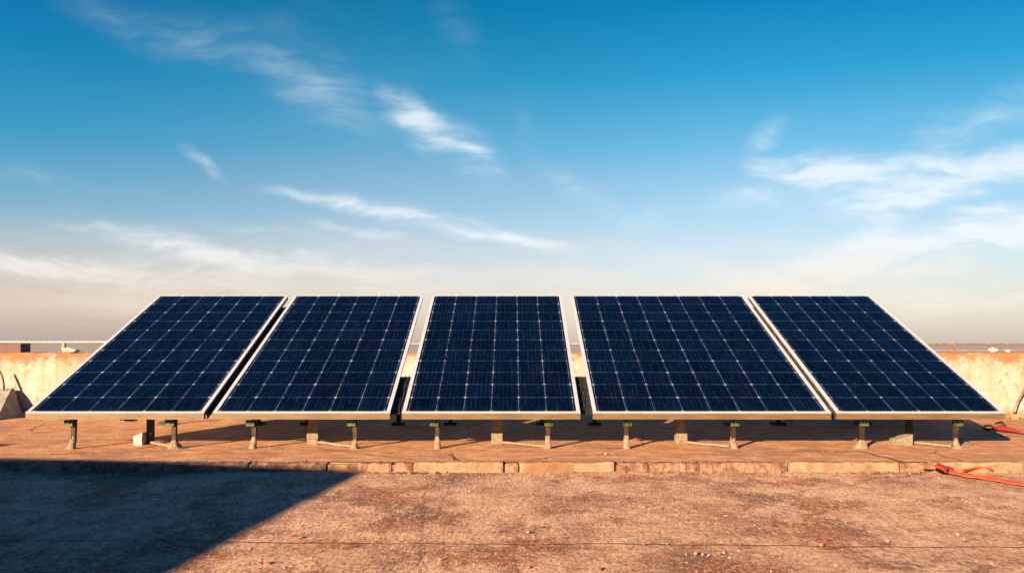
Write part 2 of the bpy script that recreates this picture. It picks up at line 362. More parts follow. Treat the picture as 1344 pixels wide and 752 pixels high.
M = dict(
 darkrail=simple('shade_dark_rail', (.035,.033,.034), (.09,.075,.065), 22, .6, .2, .001),  # side rails coloured dark to stand in for shade between the panels
 kerbworn=simple('worn_kerb', (.20,.105,.065), (.50,.31,.20), 22, .9, 0, .006, 8),
 ground=ground_mat(), terrace=terrace_mat(), kerb=kerb_mat(), wall=wall_mat(), cells=cell_mat(), alu=alu_mat(), tan=tan_mat(),
 back=simple('white_backsheet', (.5,.5,.48), (.6,.6,.58), 12, .6),
 steel=simple('brown_steel', (.05,.035,.028), (.13,.075,.045), 30, .6, .4, .002),
 concrete=simple('pale_foot_concrete', (.26,.215,.15), (.38,.33,.24), 40, .9, 0, .004),
 whitec=simple('whitewashed_concrete', (.42,.42,.40), (.52,.52,.50), 30, .9, 0, .004),
 green=simple('green_clamp_paint', (.025,.06,.03), (.10,.15,.06), 60, .5, 0, .001),
 black=simple('black_plastic', (.015,.014,.014), (.03,.028,.026), 30, .5),
 rail=simple('weathered_rail_paint', (.36,.33,.30), (.46,.43,.40), 25, .5, .1, .001),
 railb=simple('brown_post_paint', (.22,.14,.10), (.34,.24,.18), 30, .6, .1, .001),
 maroon=simple('maroon_paint', (.085,.022,.022), (.13,.035,.03), 16, .6, 0, .001),
 red=simple('dull_red_paint', (.28,.02,.02), (.40,.04,.03), 30, .45, 0, .001),
 orange=simple('orange_webbing', (.40,.045,.012), (.62,.10,.025), 60, .7, 0, .002),
 grey=simple('grey_block_concrete', (.26,.25,.24), (.38,.36,.34), 18, .9, 0, .006),
 white=simple('dirty_white_plastic', (.62,.60,.56), (.76,.74,.70), 30, .5),
 stone=simple('tan_pebble', (.58,.36,.19), (.74,.50,.28), 60, .85, 0, .001),
 palestone=simple('pale_pebble', (.70,.54,.42), (.82,.68,.54), 60, .85, 0, .001),
 rust=simple('rusty_brick', (.40,.14,.06), (.52,.22,.09), 60, .9, 0, .001),
 leaf=simple('dry_leaf', (.38,.12,.035), (.52,.20,.06), 50, .8),
 land=simple('hazy_land', (.30,.29,.30), (.36,.35,.36), .01, 1.),
)

# one common scale on the surface colours keeps them at real-world albedos for this exposure
for nm, k in (('stained_plaster', .77), ('rough_roof_concrete', .86), ('smoother_terrace_concrete', .74), ('kerb_concrete', .60), ('worn_kerb', .55),
              ('solar_cells', .50), ('frame_aluminium', .90), ('front_rail_tan', .74), ('pale_foot_concrete', .58), ('whitewashed_concrete', .75),
              ('green_clamp_paint', .7), ('weathered_rail_paint', .76), ('brown_post_paint', .7), ('orange_webbing', .8), ('dull_red_paint', .6),
              ('dirty_white_plastic', .6), ('tan_pebble', .50), ('pale_pebble', .45), ('rusty_brick', .7), ('grey_block_concrete', .7), ('hazy_land', .72), ('maroon_paint', .6), ('brown_steel', .42)):
    m_ = bpy.data.materials[nm]; t_ = NT(m_.node_tree); b_ = m_.node_tree.nodes['Principled BSDF']
    src = b_.inputs['Base Color'].links[0].from_socket
    t_.put(b_.inputs['Base Color'], t_.mix(1.0, src, (k, k*.97, k*.90) if 'concrete' in nm and nm[0] in 'rs' else (k,k,k), 'MULTIPLY'))

# ------------------------------------------------------------------ setting: land, roof, terrace, kerb
LOW = -0.043                      # lower roof level; the terrace the panels stand on is z = 0
KY = 3.475                        # kerb line
def sheet(bm, x0, x1, y0, y1, nx, ny, zf):
    g_ = [[bm.verts.new((x0+(x1-x0)*i/nx, y0+(y1-y0)*j/ny, zf(x0+(x1-x0)*i/nx, y0+(y1-y0)*j/ny))) for i in range(nx+1)] for j in range(ny+1)]
    for j in range(ny):
        for i in range(nx): bm.faces.new((g_[j][i], g_[j][i+1], g_[j+1][i+1], g_[j+1][i]))
bm = bmesh.new()
bmesh.ops.create_grid(bm, x_segments=8, y_segments=8, size=9000)
tag(link('ground', bm, M['land']), kind='structure').location.z = -14

def zlow(x, y):
    return LOW + .006*mnoise.noise(Vector((x*1.3, y*1.3, 0))) + .0035*mnoise.noise(Vector((x*6, y*6, 3))) - .003
bm = bmesh.new()
sheet(bm, -4.6, 4.6, .6, 3.56, 330, 150, zlow)
def zflat(x, y): return LOW - .012
box(bm, -14, 14, -14, .6, -13.9, LOW-.002); box(bm, -14, -4.6, .6, 3.56, -13.9, LOW-.002); box(bm, 4.6, 14, .6, 3.56, -13.9, LOW-.002)
o = link('roof_floor', bm, M['ground']); tag(o, kind='structure')

def zter(x, y):
    return .004*mnoise.noise(Vector((x*1.6, y*1.6, 7))) + .0015*mnoise.noise(Vector((x*8, y*8, 3))) - .002
bm = bmesh.new()
sheet(bm, -5.2, 5.2, KY+.045, 5.9, 300, 100, zter)
box(bm, -14, -5.2, KY+.045, 7.6, -13.9, -.002); box(bm, 5.2, 14, KY+.045, 7.6, -13.9, -.002); box(bm, -5.2, 5.2, 5.9, 7.6, -13.9, -.003)
o = link('terrace', bm, M['terrace']); tag(o, kind='structure')

# kerb: stones of uneven length, some sound and pale, some broken down to rubble
bm = bmesh.new()
kx = [(-9,-6.2,1),(-6.18,-4.3,1),(-4.28,-2.9,.9),(-2.88,-2.15,.8),(-2.13,-1.35,.7),(-1.33,-.95,.6)]
for a, b_, s_ in ((470,513,.6),(520,541,.35),(543,660,1.),(663,680,.5),(682,806,1.),(812,850,.5),(855,918,.45),(922,1034,.75),(1037,1180,1.),(1184,1222,.4),(1226,1344,1.),(1347,1500,1.)):
    kx.append((gx_at(a,KY), gx_at(b_,KY), s_))
kx.append((3.3, 9, 1))
for a, b_, s_ in kx:
    n = max(3, int((b_-a)/.012)); dz = (s_-1)*.012 ; dy = (1-s_)*.014 ; sd = random.uniform(0,50)
    prof = [(0,-.03),(0,-.008),(.004,.001),(.05,.0025),(.085,-.01)]
    rows = []
    for i in range(n+1):
        x = a + (b_-a)*i/n; rr = []
        endr = .0025 if i in (0, n) else 0
        for j, (py_, pz) in enumerate(prof):
            q = Vector((x*18, j*.9, sd)) if s_ > .9 else Vector((x*42, j*2.3, sd)); k = 1.2 if s_ > .9 else 1.7
            ny_ = mnoise.noise(q)*.005*k; nz_ = mnoise.noise(q+Vector((5,5,5)))*.005*k
            z_ = pz+dz*(j>0)+nz_*(j>0) - endr*(j>1)*.5
            if j == 0: z_ = LOW-.015
            if j == len(prof)-1: z_ = -.012+min(0, dz)
            rr.append(bm.verts.new((x, KY+py_+dy*(j<3)+ny_+endr*(j<3), z_)))
        rows.append(rr)
    for r0, r1 in zip(rows, rows[1:]):
        for j in range(len(prof)-1): bm.faces.new((r0[j], r1[j], r1[j+1], r0[j+1])).material_index = int(s_ < .9)
    bm.faces.new(rows[0]); bm.faces.new(rows[-1][::-1])
box(bm, -14, 14, KY+.0465, KY+.2, LOW-.06, -.0065)
# body under the stones so no gap opens between them
n0 = len(bm.faces); box(bm, -14, 14, KY+.017, KY+.046, LOW-.06, -.012)
bm.faces.ensure_lookup_table()
for f in bm.faces[n0:]: f.material_index = 1
o = link('kerb', bm, M['kerb']); o.data.materials.append(M['kerbworn']); tag(o, kind='structure')

# ------------------------------------------------------------------ parapet walls
WD, WT = 5.75, .527
def wall_seg(bm, x0, x1, y0, y1, z1, seed):
    """ wall block with an uneven, chipped top and face """
    L = max(x1-x0, .01); n = max(2, int(L/.03)); nz = 12
    def pt(x, y, z, amp):
        q = Vector((x*5, z*5, seed)); q2 = Vector((x*22, z*22, seed))
        return (x, y + amp*(.006*mnoise.noise(q)+.002*mnoise.noise(q2)), z + (.006*mnoise.noise(q*2)+.004*mnoise.noise(q2) if z >= z1-1e-6 else 0))
    f = [[bm.verts.new(pt(x0+L*i/n, y0, z1*j/nz, 1)) for i in range(n+1)] for j in range(nz+1)]
    for j in range(nz):
        for i in range(n): bm.faces.new((f[j][i], f[j][i+1], f[j+1][i+1], f[j+1][i]))
    k = [bm.verts.new(pt(x0+L*i/n, y1, z1, 0)) for i in range(n+1)]
    kb = [bm.verts.new((x0+L*i/n, y1, 0)) for i in range(n+1)]
    for i in range(n):
        bm.faces.new((f[nz][i], f[nz][i+1], k[i+1], k[i])); bm.faces.new((k[i], k[i+1], kb[i+1], kb[i]))
    for s_ in (0, n):
        bm.faces.new([f[j][s_] for j in range(nz+1)] + [k[s_], kb[s_]])
def plinth(x0, x1, y, parent):
    bm = bmesh.new()
    n = int((x1-x0)/.05)
    a = []
    for i in range(n+1):
        x = x0+(x1-x0)*i/n; e = mnoise.noise(Vector((x*6,0,1)))*.006; e2 = mnoise.noise(Vector((x*14,0,5)))*.01
        a.append([bm.verts.new(c) for c in ((x, y-.16+e2*1.5, -.01), (x, y-.10+e, .022+e2), (x, y-.02+e, .035), (x, y-.018+e, .205+e*.5), (x, y-.002, .215))])
    for r0, r1 in zip(a, a[1:]):
        for j in range(4): bm.faces.new((r0[j], r1[j], r1[j+1], r0[j+1]))
    return link('plinth', bm, M['wall'], parent, smooth=False)
wl = empty('parapet_wall', (-5.5, WD, 0)); tag(wl, 'rust stained cream parapet wall at the left behind the panels, a maroon box on top', 'wall')
bm = bmesh.new(); wall_seg(bm, -9+5.5, -2.3+5.5, 0, .2, WT, 3); box(bm, -2.5+5.5, -2.3+5.5, .2, 1.37, 0, .505)
link('wall_face', bm, M['wall'], wl); pl = plinth(-9+5.5, -2.3+5.5, 0, wl)
wr = empty('parapet_wall', (5.5, WD, 0)); tag(wr, 'rust stained cream parapet wall at the right behind the panels, white scraps on top', 'wall')
bm = bmesh.new(); wall_seg(bm, 2.9-5.5, 9-5.5, 0, .2, WT, 11); box(bm, 2.9-5.5, 3.1-5.5, .2, 1.37, 0, .505)
link('wall_face', bm, M['wall'], wr); plinth(2.9-5.5, 9-5.5, 0, wr)
wm = empty('parapet_wall', (0, 7.12, 0)); tag(wm, 'pale parapet wall set back behind the middle panels, seen through the gaps between them', 'wall')  # set-back added so sunlight clears the panels and reaches this wall
bm = bmesh.new(); wall_seg(bm, -2.7, 3.3, 0, .2, .507, 21); link('wall_face', bm, M['wall'], wm)

# railings on the parapets
def railing(root, segs, posts, z, r, mt, mp, y):
    bm = bmesh.new()
    for a, b_ in segs:
        n = 12
        tube(bm, [(a+(b_-a)*i/n, y, z+.002*mnoise.noise(Vector((i*.7, z, 1)))) for i in range(n+1)], r, 10)
    link('top_rail', bm, mt, root, smooth=True)
    for x, zb in posts:
        bm = bmesh.new(); box(bm, x-.011, x+.011, y-.011, y+.011, zb, z-.003); box(bm, x-.028, x+.028, y-.028, y+.028, zb, zb+.006)
        link('post', bm, mp, root, bevel=.002)
yr = WD+.08
rl = empty('metal_railing', (-5.5, yr, WT)); tag(rl, 'pale tubular handrail on the left parapet wall above the maroon box', 'railing')
railing(rl, [(-9+5.5, -2.35+5.5)], [(gx_at(84, yr)+5.5, .0), (gx_at(-160, yr)+5.5, 0), (gx_at(340, yr)+5.5, 0)], CAMZ+.0065-WT, .0115, M['rail'], M['railb'], 0)
rr_ = empty('metal_railing', (5.5, yr, WT)); tag(rr_, 'thin brown handrail with one post in view on the right parapet wall', 'railing')
railing(rr_, [(2.95-5.5, 9-5.5)], [(gx_at(1252, yr)-5.5, .0), (gx_at(1500, yr)-5.5, 0)], CAMZ-.009-WT, .008, M['railb'], M['railb'], 0)
bm = bmesh.new(); tube(bm, [(2.95-5.5,0,.018), (9-5.5,0,.018)], .005, 8); link('lower_rail', bm, M['railb'], rr_, smooth=True)
rm = empty('metal_railing', (0, 7.2, .507)); tag(rm, 'handrail on the set back parapet wall behind the middle panels', 'railing')
railing(rm, [(-2.6, 3.2)], [(-1.5,0),(0,0),(1.6,0),(2.9,0)], CAMZ-.010-.507, .010, M['rail'], M['railb'], 0)

# maroon box on the left parapet
bx = empty('junction_cabinet', (gx_at(18, WD+.1), WD+.09, WT)); tag(bx, 'dark maroon metal box lying on the left parapet wall under the handrail', 'box')
wd = 31*5.85/F
bm = bmesh.new(); box(bm, -wd/2, wd/2, -.05, .07, .0, .072); link('cabinet_body', bm, M['maroon'], bx, bevel=.004)
bm = bmesh.new(); box(bm, -wd/2-.004, wd/2+.004, -.054, .074, .073, .079); link('lid', bm, M['maroon'], bx, bevel=.0015)
bm = bmesh.new(); box(bm, -wd/2-.055, -wd/2-.006, -.045, .06, 0, .075); o = link('brick', bm, M['rust'], None, bevel=.004); o.location = bx.location
tag(o, 'orange brick end beside the maroon box on the left parapet', 'brick')

# white fitting at the left post: a bent bracket and a slumped sack-like lump
bm = bmesh.new(); c0 = (gx_at(95, WD+.06), WD+.05, WT)
bmesh.ops.create_icosphere(bm, subdivisions=4, radius=1)
for v in bm.verts:
    n_ = mnoise.noise(v.co*1.6)*.4 + mnoise.noise(v.co*5)*.12
    v.co = Vector((v.co.x*.075*(1+n_), v.co.y*.035*(1+n_), max(0, (v.co.z*.5+.5)*.045*(1+n_)*(1.2 - .7*(v.co.x+1)/2))))
o = link('cement_bag', bm, M['white'], smooth=True); o.location = c0
tag(o, 'crumpled white bag lying on the left parapet wall beside the railing post', 'bag')
for i, (px, py, sx, sz, lab) in enumerate(((1303, 463, .034, .036, 'larger white crumpled scrap on the right parapet wall behind the lower rail'), (1322, 463, .017, .026, 'smaller white scrap rightmost on the right parapet wall'))):
    bm = bmesh.new(); bmesh.ops.create_icosphere(bm, subdivisions=3, radius=1)
    for v in bm.verts:
        n_ = mnoise.noise(v.co*2.3+Vector((i*7,0,0)))*.6
        v.co = Vector((v.co.x*sx*(1+n_), v.co.y*.02, (v.co.z*.5+.5)*sz*(1+n_)))
    o = link('plastic_scrap', bm, M['white']); o.location = (gx_at(px, WD+.05), WD+.045, WT)
    tag(o, lab, 'scrap', 'white scraps on the parapet')

# ------------------------------------------------------------------ solar panels
D0, D1 = 3.86, 5.32
Z0 = CAMZ-(541-450)*D0/F
Z1 = CAMZ+(450-387.3)*D1/F
TILT = math.atan2(Z1-Z0, D1-D0); LEN = math.hypot(Z1-Z0, D1-D0)
FT = .034
def on_panel(y):  # height of panel top at depth y
    return Z0 + (y-D0)*math.tan(TILT)
def panel(x0, x1, ncol, legs, mid, label, feet, midkind):
    xc = (x0+x1)/2; W = x1-x0
    root = empty('solar_panel', (xc, D0, 0)); tag(root, label, 'solar panel', 'solar panels standing in a row on the roof')
    T = Matrix.Translation((0,0,Z0)) @ Matrix.Rotation(TILT, 4, 'X')   # panel space: x across, y up the slope, z out of the face
    fw = .021; ffw = .009
    # cells
    bm = bmesh.new(); uvl = bm.loops.layers.uv.new('UVMap')
    cx, cy0, cy1 = W/2-fw-.001, ffw+.001, LEN-fw*.5-.001
    vs = box(bm, -cx, cx, cy0, cy1, -.009, -.003)
    mg = .012
    for f in bm.faces:
        for lp in f.loops:
            x, y = lp.vert.co.x, lp.vert.co.y
            lp[uvl].uv = ((x+cx-mg)/(2*cx-2*mg)*ncol + .0, (y-cy0-.006)/(cy1-cy0-.012)*11)
    for v in bm.verts: v.co = T @ v.co
    link('cell_sheet', bm, M['cells'], root)
    bm = bmesh.new(); box(bm, -cx, cx, cy0, cy1, -.013, -.0095, T); link('back_sheet', bm, M['back'], root)
    # frame: two side rails and a top rail in one piece, plus the tan front rail
    bm = bmesh.new()
    for s_ in (-1, 1):
        a, b_ = sorted((s_*(W/2-fw), s_*W/2))
        box(bm, a, b_, ffw+.0005, LEN, -.007, .0, T)
        a, b_ = sorted((s_*(W/2-fw*2), s_*(W/2-fw-.0005)))
        box(bm, a, b_, ffw+.002, LEN-fw, -FT, -FT+.003, T)
    box(bm, -W/2+fw+.0005, W/2-fw-.0005, LEN-fw*.5, LEN-.001, -FT, .0, T)
    link('frame', bm, M['alu'], root, bevel=.0018)
    for s_ in (-1, 1):
        bm = bmesh.new(); a, b_ = sorted((s_*(W/2-fw+.001), s_*(W/2-.006))); box(bm, a, b_, ffw+.002, LEN-.003, -FT, -.0075, T)
        link('side_rail', bm, M['darkrail'], root, bevel=.001)
    bm = bmesh.new()
    # front rail hangs plumb; its white lip is a strip of the frame
    za = Z0-.006; zb = CAMZ-(550.2-450)*D0/F
    prism(bm, [(-W/2,-.002,zb),(W/2,-.002,zb),(W/2,.028,zb),(-W/2,.028,zb)], [(-W/2,-.002,za),(W/2,-.002,za),(W/2,.012,za),(-W/2,.012,za)])
    link('front_rail', bm, M['tan'], root, bevel=.0018)
    bm = bmesh.new(); box(bm, -W/2-.001, W/2+.001, -.0025, ffw, -.0065, .001, T); link('front_lip', bm, M['alu'], root, bevel=.001)
    # purlins under the panel
    for yp in (3.985, 5.12):
        bm = bmesh.new(); z = on_panel(yp) - FT/math.cos(TILT) - .004
        box(bm, -W/2+.03, W/2-.03, yp-D0-.02, yp-D0+.02, z-.032, z); link('purlin', bm, M['steel'], root, bevel=.002)
    # junction box and cable under the sheet
    bm = bmesh.new(); box(bm, -.05, .05, LEN*.84, LEN*.9, -.03, -.0135, T); link('junction_box', bm, M['black'], root, bevel=.003)
    bm = bmesh.new(); c = []
    for i in range(25):
        f_ = i/24; y_ = .3+f_*1.0; c.append((-.05-.25*math.sin(f_*3.1), y_, Z0+y_*math.tan(TILT)-.045-.05*math.sin(f_*math.pi)))
    tube(bm, c, .003, 6); link('cable', bm, M['black'], root, smooth=True)
    if midkind == 'block':
        bm = bmesh.new(); xb = gx_at(173, 3.95)-xc; box(bm, xb-.027, xb+.027, .06, .10, .160, .20); box(bm, xb-.05, xb-.036, .06, .09, .166, .19)
        link('connector_box', bm, M['black'], root, bevel=.003)
    # front legs
    yl = 3.96-D0
    ztop = on_panel(3.985) - FT/math.cos(TILT) - .037
    for k, (px, (kind, lean)) in enumerate(zip(legs, feet)):
        x = gx_at(px, 3.96)-xc
        bm = bmesh.new()
        prism(bm, [(x-.010,yl-.009,.03),(x+.010,yl-.009,.03),(x+.010,yl+.009,.03),(x-.010,yl+.009,.03)],
                  [(x-.015,yl-.012,ztop),(x+.015,yl-.012,ztop),(x+.015,yl+.012,ztop),(x-.015,yl+.012,ztop)])
        box(bm, x-.03, x+.03, yl-.02, yl+.045, ztop, ztop+.005)
        leg = link('front_leg', bm, M['steel'], root, bevel=.0015)
        bm = bmesh.new(); s_ = -1 if lean <= 0 else 1
        cxx = x - .012 if px < 672 else x+.008
        box(bm, cxx-.028, cxx+.020, yl-.028, yl-.013, .131, .166); box(bm, cxx-.014, cxx+.006, yl-.034, yl-.0285, .145, .161)
        link('clamp', bm, M['green'], leg, bevel=.003)
        bm = bmesh.new()
        wb, wt, hh = {'slim': (.020,.013,.078), 'flare': (.027,.011,.072), 'mound': (.055,.016,.052)}[kind]
        nseg, nh = 12, 7; rings = []
        for j in range(nh+1):
            f_ = j/nh; r_ = wb + (wt-wb)*(f_**(.45 if kind != 'slim' else 1)); ox = lean*(1-f_)**1.6
            rings.append([bm.verts.new((x+ox+r_*math.copysign(abs(math.cos(a_))**.6, math.cos(a_)), yl+r_*.85*math.copysign(abs(math.sin(a_))**.6, math.sin(a_)), -.004+hh*f_)) for a_ in [2*math.pi*(i+.5)/nseg for i in range(nseg)]])
        for a_, b_ in zip(rings, rings[1:]):
            for i in range(nseg): bm.faces.new((a_[i], a_[(i+1)%nseg], b_[(i+1)%nseg], b_[i]))
        bm.faces.new(rings[-1]); bm.faces.new(rings[0][::-1])
        rough_up(bm, .006 if kind != 'slim' else .003, 28, px)
        link('foot', bm, M['concrete'], leg)
    # middle post with its concrete block
    ym = 4.13-D0; x = gx_at(mid, 4.14)-xc; zt = on_panel(4.13) - FT/math.cos(TILT)-.002
    bm = bmesh.new()
    if midkind == 'block':
        box(bm, x+.006, x+.036, ym, ym+.04, 0, zt); post = link('middle_post', bm, M['steel'], root, bevel=.002)
        bm = bmesh.new(); prism(bm, [(x-.045,ym-.05,-.003),(x+.005,ym-.05,-.003),(x+.005,ym+.04,-.003),(x-.045,ym+.04,-.003)],
                                    [(x-.05,ym-.04,.05),(x+.005,ym-.045,.072),(x+.005,ym+.03,.072),(x-.05,ym+.03,.05)])
        bmesh.ops.subdivide_edges(bm, edges=bm.edges, cuts=3, use_grid_fill=True); rough_up(bm, .005, 20, mid); link('concrete_block', bm, M['whitec'], post)
    elif midkind == 'low':
        box(bm, x+.006, x+.032, ym, ym+.04, 0, zt); post = link('middle_post', bm, M['steel'], root, bevel=.002)
        bm = bmesh.new(); prism(bm, [(x-.10,ym-.05,-.003),(x+.005,ym-.05,-.003),(x+.005,ym+.04,-.003),(x-.10,ym+.04,-.003)],
                                    [(x-.095,ym-.04,.03),(x+.005,ym-.045,.062),(x+.005,ym+.03,.062),(x-.095,ym+.03,.03)])
        bmesh.ops.subdivide_edges(bm, edges=bm.edges, cuts=3, use_grid_fill=True); rough_up(bm, .006, 20, mid); link('concrete_block', bm, M['concrete'], post)
    else:
        box(bm, x-.028, x+.028, ym, ym+.03, .05, zt); post = link('middle_post', bm, M['railb'], root, bevel=.003)
        bm = bmesh.new(); box(bm, x-.033, x+.033, ym-.008, ym+.045, -.003, .064)
        bmesh.ops.subdivide_edges(bm, edges=bm.edges, cuts=3, use_grid_fill=True); rough_up(bm, .003, 24, mid); link('concrete_block', bm, M['concrete'], post)
    # low strut on the floor from the middle post to the right leg
    xr = gx_at(legs[1], 3.96)-xc
    bm = bmesh.new(); a = Vector((x+.04, ym, .005)); b_ = Vector((xr-.015, yl+.01, .005)); dd = (b_-a); nn = Vector((-dd.y, dd.x, 0)).normalized()*.012
    prism(bm, [a-nn, a+nn, b_+nn, b_-nn], [p_+Vector((0,0,.012)) for p_ in (a-nn*.8, a+nn*.8, b_+nn*.8, b_-nn*.8)])
    bmesh.ops.subdivide_edges(bm, edges=bm.edges, cuts=4, use_grid_fill=True); rough_up(bm, .003, 25, xc)
    link('floor_strut', bm, M['concrete'], root)
    # rear legs
    for s_ in (-1, 1):
        zt = on_panel(5.12) - FT/math.cos(TILT)-.037
        bm = bmesh.new(); xx = s_*(W/2-.16); box(bm, xx-.014, xx+.014, 5.12-D0-.014, 5.12-D0+.014, 0, zt); box(bm, xx-.045, xx+.045, 5.12-D0-.045, 5.12-D0+.045, -.003, .02)
        link('rear_leg', bm, M['steel'], root, bevel=.002)
    return root
panel(-2.750, -1.742, 6, (97, 229), 192, 'leftmost solar panel of the row, a white concrete block under its middle', (('flare',-.018),('mound',.004)), 'block')
panel(-1.692, -.690, 6, (334, 466), 411, 'solar panel second from the left, between the leftmost and the centre panel', (('flare',-.012),('flare',-.006)), 'plain')
panel(-.622, .386, 6, (574, 719), 652, 'solar panel in the centre of the row, facing straight ahead with upright cell lines', (('slim',0),('slim',.0)), 'plain')
panel(.458, 1.804, 8, (822, 962), 894, 'widest solar panel, eight cells across, right of the centre panel', (('slim',.004),('flare',.006)), 'plain')
panel(1.836, 2.790, 6, (1131, 1254), 1190, 'rightmost solar panel of the row, its legs on crumbled concrete mounds', (('mound',-.01),('flare',.014)), 'low')

# dark trays put under the gaps to block sunlight and make them read dark
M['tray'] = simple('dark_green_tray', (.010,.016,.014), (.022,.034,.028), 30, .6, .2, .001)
for xa, xb, lab in ((-1.742,-1.692,'dark tray added under the leftmost gap between two panels to block the sun'), (-.690,-.622,'dark green tray blocking the sun under the gap left of the centre panel'),
                    (.386,.458,'dark green tray blocking the sun under the gap right of the centre panel'), (1.804,1.836,'dark tray added under the rightmost narrow gap between two panels to block the sun')):
    o = empty('gap_tray', ((xa+xb)/2, D0, 0)); tag(o, lab, 'gap tray', 'dark trays blocking the sun in the gaps between the panels')
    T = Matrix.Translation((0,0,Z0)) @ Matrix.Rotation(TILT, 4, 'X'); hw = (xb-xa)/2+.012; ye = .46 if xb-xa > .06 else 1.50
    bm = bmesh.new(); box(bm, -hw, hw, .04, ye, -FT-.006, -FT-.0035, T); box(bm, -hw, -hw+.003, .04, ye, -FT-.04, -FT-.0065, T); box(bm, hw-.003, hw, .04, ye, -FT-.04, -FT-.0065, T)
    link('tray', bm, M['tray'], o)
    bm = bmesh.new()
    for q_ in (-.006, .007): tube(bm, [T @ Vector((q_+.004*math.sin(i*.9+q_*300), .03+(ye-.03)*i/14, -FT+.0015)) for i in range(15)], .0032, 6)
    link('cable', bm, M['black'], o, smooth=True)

# ------------------------------------------------------------------ things at the edges of the picture
def buttress(cx, y0, w0, w1, hh, depth, label, sd, name='concrete_buttress', m=None):
    bm = bmesh.new()
    prism(bm, [(cx-w0,y0-depth,0),(cx+w0,y0-depth,0),(cx+w0,y0,0),(cx-w0,y0,0)], [(cx-w1,y0-.03,hh),(cx+w1,y0-.03,hh),(cx+w1,y0,hh),(cx-w1,y0,hh)])
    bmesh.ops.subdivide_edges(bm, edges=bm.edges, cuts=5, use_grid_fill=True); rough_up(bm, .012, 9, sd)
    return tag(link(name, bm, m or M['grey']), label, 'buttress')
buttress(gx_at(-16, 5.55), 5.70, .19, .10, .235, .30, 'grey sloping concrete buttress at the left edge against the parapet wall', 2)
bm = bmesh.new(); xl = gx_at(3, 5.66)
tube(bm, [(xl-.03,5.67,.38),(xl-.005,5.665,.33),(xl+.015,5.655,.27),(xl+.03,5.64,.22)], [.007,.009,.009,.007], 8)
tag(link('red_pipe', bm, M['red'], smooth=True), 'short red pipe above the grey buttress on the left wall', 'pipe')
buttress(gx_at(1356, 5.5), 5.72, .13, .08, .26, .16, 'sloping cream concrete buttress at the right edge against the parapet wall', 7, m=M['wall'])
bm = bmesh.new()
tube(bm, [W3(1348,503,5.60), W3(1342,516,5.58), W3(1336,527,5.55), W3(1331,541,5.5)], [.009,.010,.009,.012], 8)
tag(link('red_pipe', bm, M['railb'], smooth=True), 'thin rusty pipe leaning on the buttress at the right edge', 'pipe')

def rock(name, loc, sx, sy, sz, m, sd, sub=2):
    bm = bmesh.new(); bmesh.ops.create_icosphere(bm, subdivisions=sub, radius=1)
    for v in bm.verts:
        n_ = 1+mnoise.noise(v.co*1.4+Vector((sd,sd*2,0)))*.55
        v.co = Vector((v.co.x*sx*n_, v.co.y*sy*n_, v.co.z*sz*n_))
    o = link(name, bm, m, smooth=False); o.location = loc; o.rotation_euler = (0,0,sd*1.3)
    return o
for i, (px, py, s_, m_, lab) in enumerate((
  (1323,546,.030,'rust','rusty lump of rubble just off the right end of the panel row'),
  (1333,547,.036,'stone','pale tan lump of rubble by the right parapet wall'),
  (1316,549,.020,'grey','small dark lump of rubble at the corner of the rightmost panel'))):
    p_ = G(px, py+2); tag(rock('rubble', (p_.x, p_.y, s_*.4), s_, s_*.8, s_*.7, M[m_], 3+i*2.1, 3), lab, 'rubble', 'rubble by the right wall')

# pebbles one can point to on the lower roof
PEB = [(693,699,.0105,'stone','round yellowish pebble alone in the middle of the foreground with a long shadow'),
 (845,666,.009,'stone','yellow pebble in the foreground below the widest panel, nearer the kerb'),
 (868,668,.007,'rust','small reddish pebble just right of the yellow one below the widest panel'),
 (913,727,.009,'stone','leftmost tan pebble of the small cluster near the bottom edge'),
 (922,728,.006,'palestone','pale pebble second in the small cluster near the bottom edge'),
 (930,729,.006,'palestone','pale pebble third in the small cluster near the bottom edge'),
 (944,727,.010,'rust','orange brick chip at the right end of the cluster near the bottom edge'),
 (950,726,.007,'palestone','pale chip touching the orange brick chip in the foreground cluster'),
 (1165,711,.010,'stone','yellow pebble on the roof at the lower right'),
 (1257,702,.010,'stone','yellow pebble farthest right in the foreground'),
 (1078,716,.010,'rust','brown brick chip on the joint line at the lower right'),
 (578,734,.008,'stone','pebble at the lower middle left of the shadowed corner'),
 (786,747,.009,'rust','pinkish chip at the very bottom edge right of centre'),
 (693,745,.008,'rust','dark orange chip at the very bottom edge near the centre'),
 (876,714,.007,'stone','small yellow pebble just above the joint line right of centre'),
 (822,709,.006,'palestone','tiny white chip above the joint line'),
 (795,596,.011,'palestone','white chip on the terrace in front of the widest panel'),
 (788,594,.007,'stone','small tan chip beside the white chip on the terrace'),
 (616,645,.009,'palestone','flat pale chip in the foreground left of centre'),
 (775,644,.008,'palestone','pale chip on the roof in front of the pale kerb stones'),
 (1024,620,.010,'palestone','pale chip at the foot of the rusty kerb stone')]
for i, (px, py, s_, m_, lab) in enumerate(PEB):
    z = 0 if py < 605 else LOW; p_ = G(px, py, z); k = .64
    tag(rock('pebble', (p_.x, p_.y, z+s_*.35), s_*1.05*k, s_*.9*k, s_*.75*k, M[m_], 1+i*.83, 3), lab, 'pebble', 'loose pebbles on the roof')
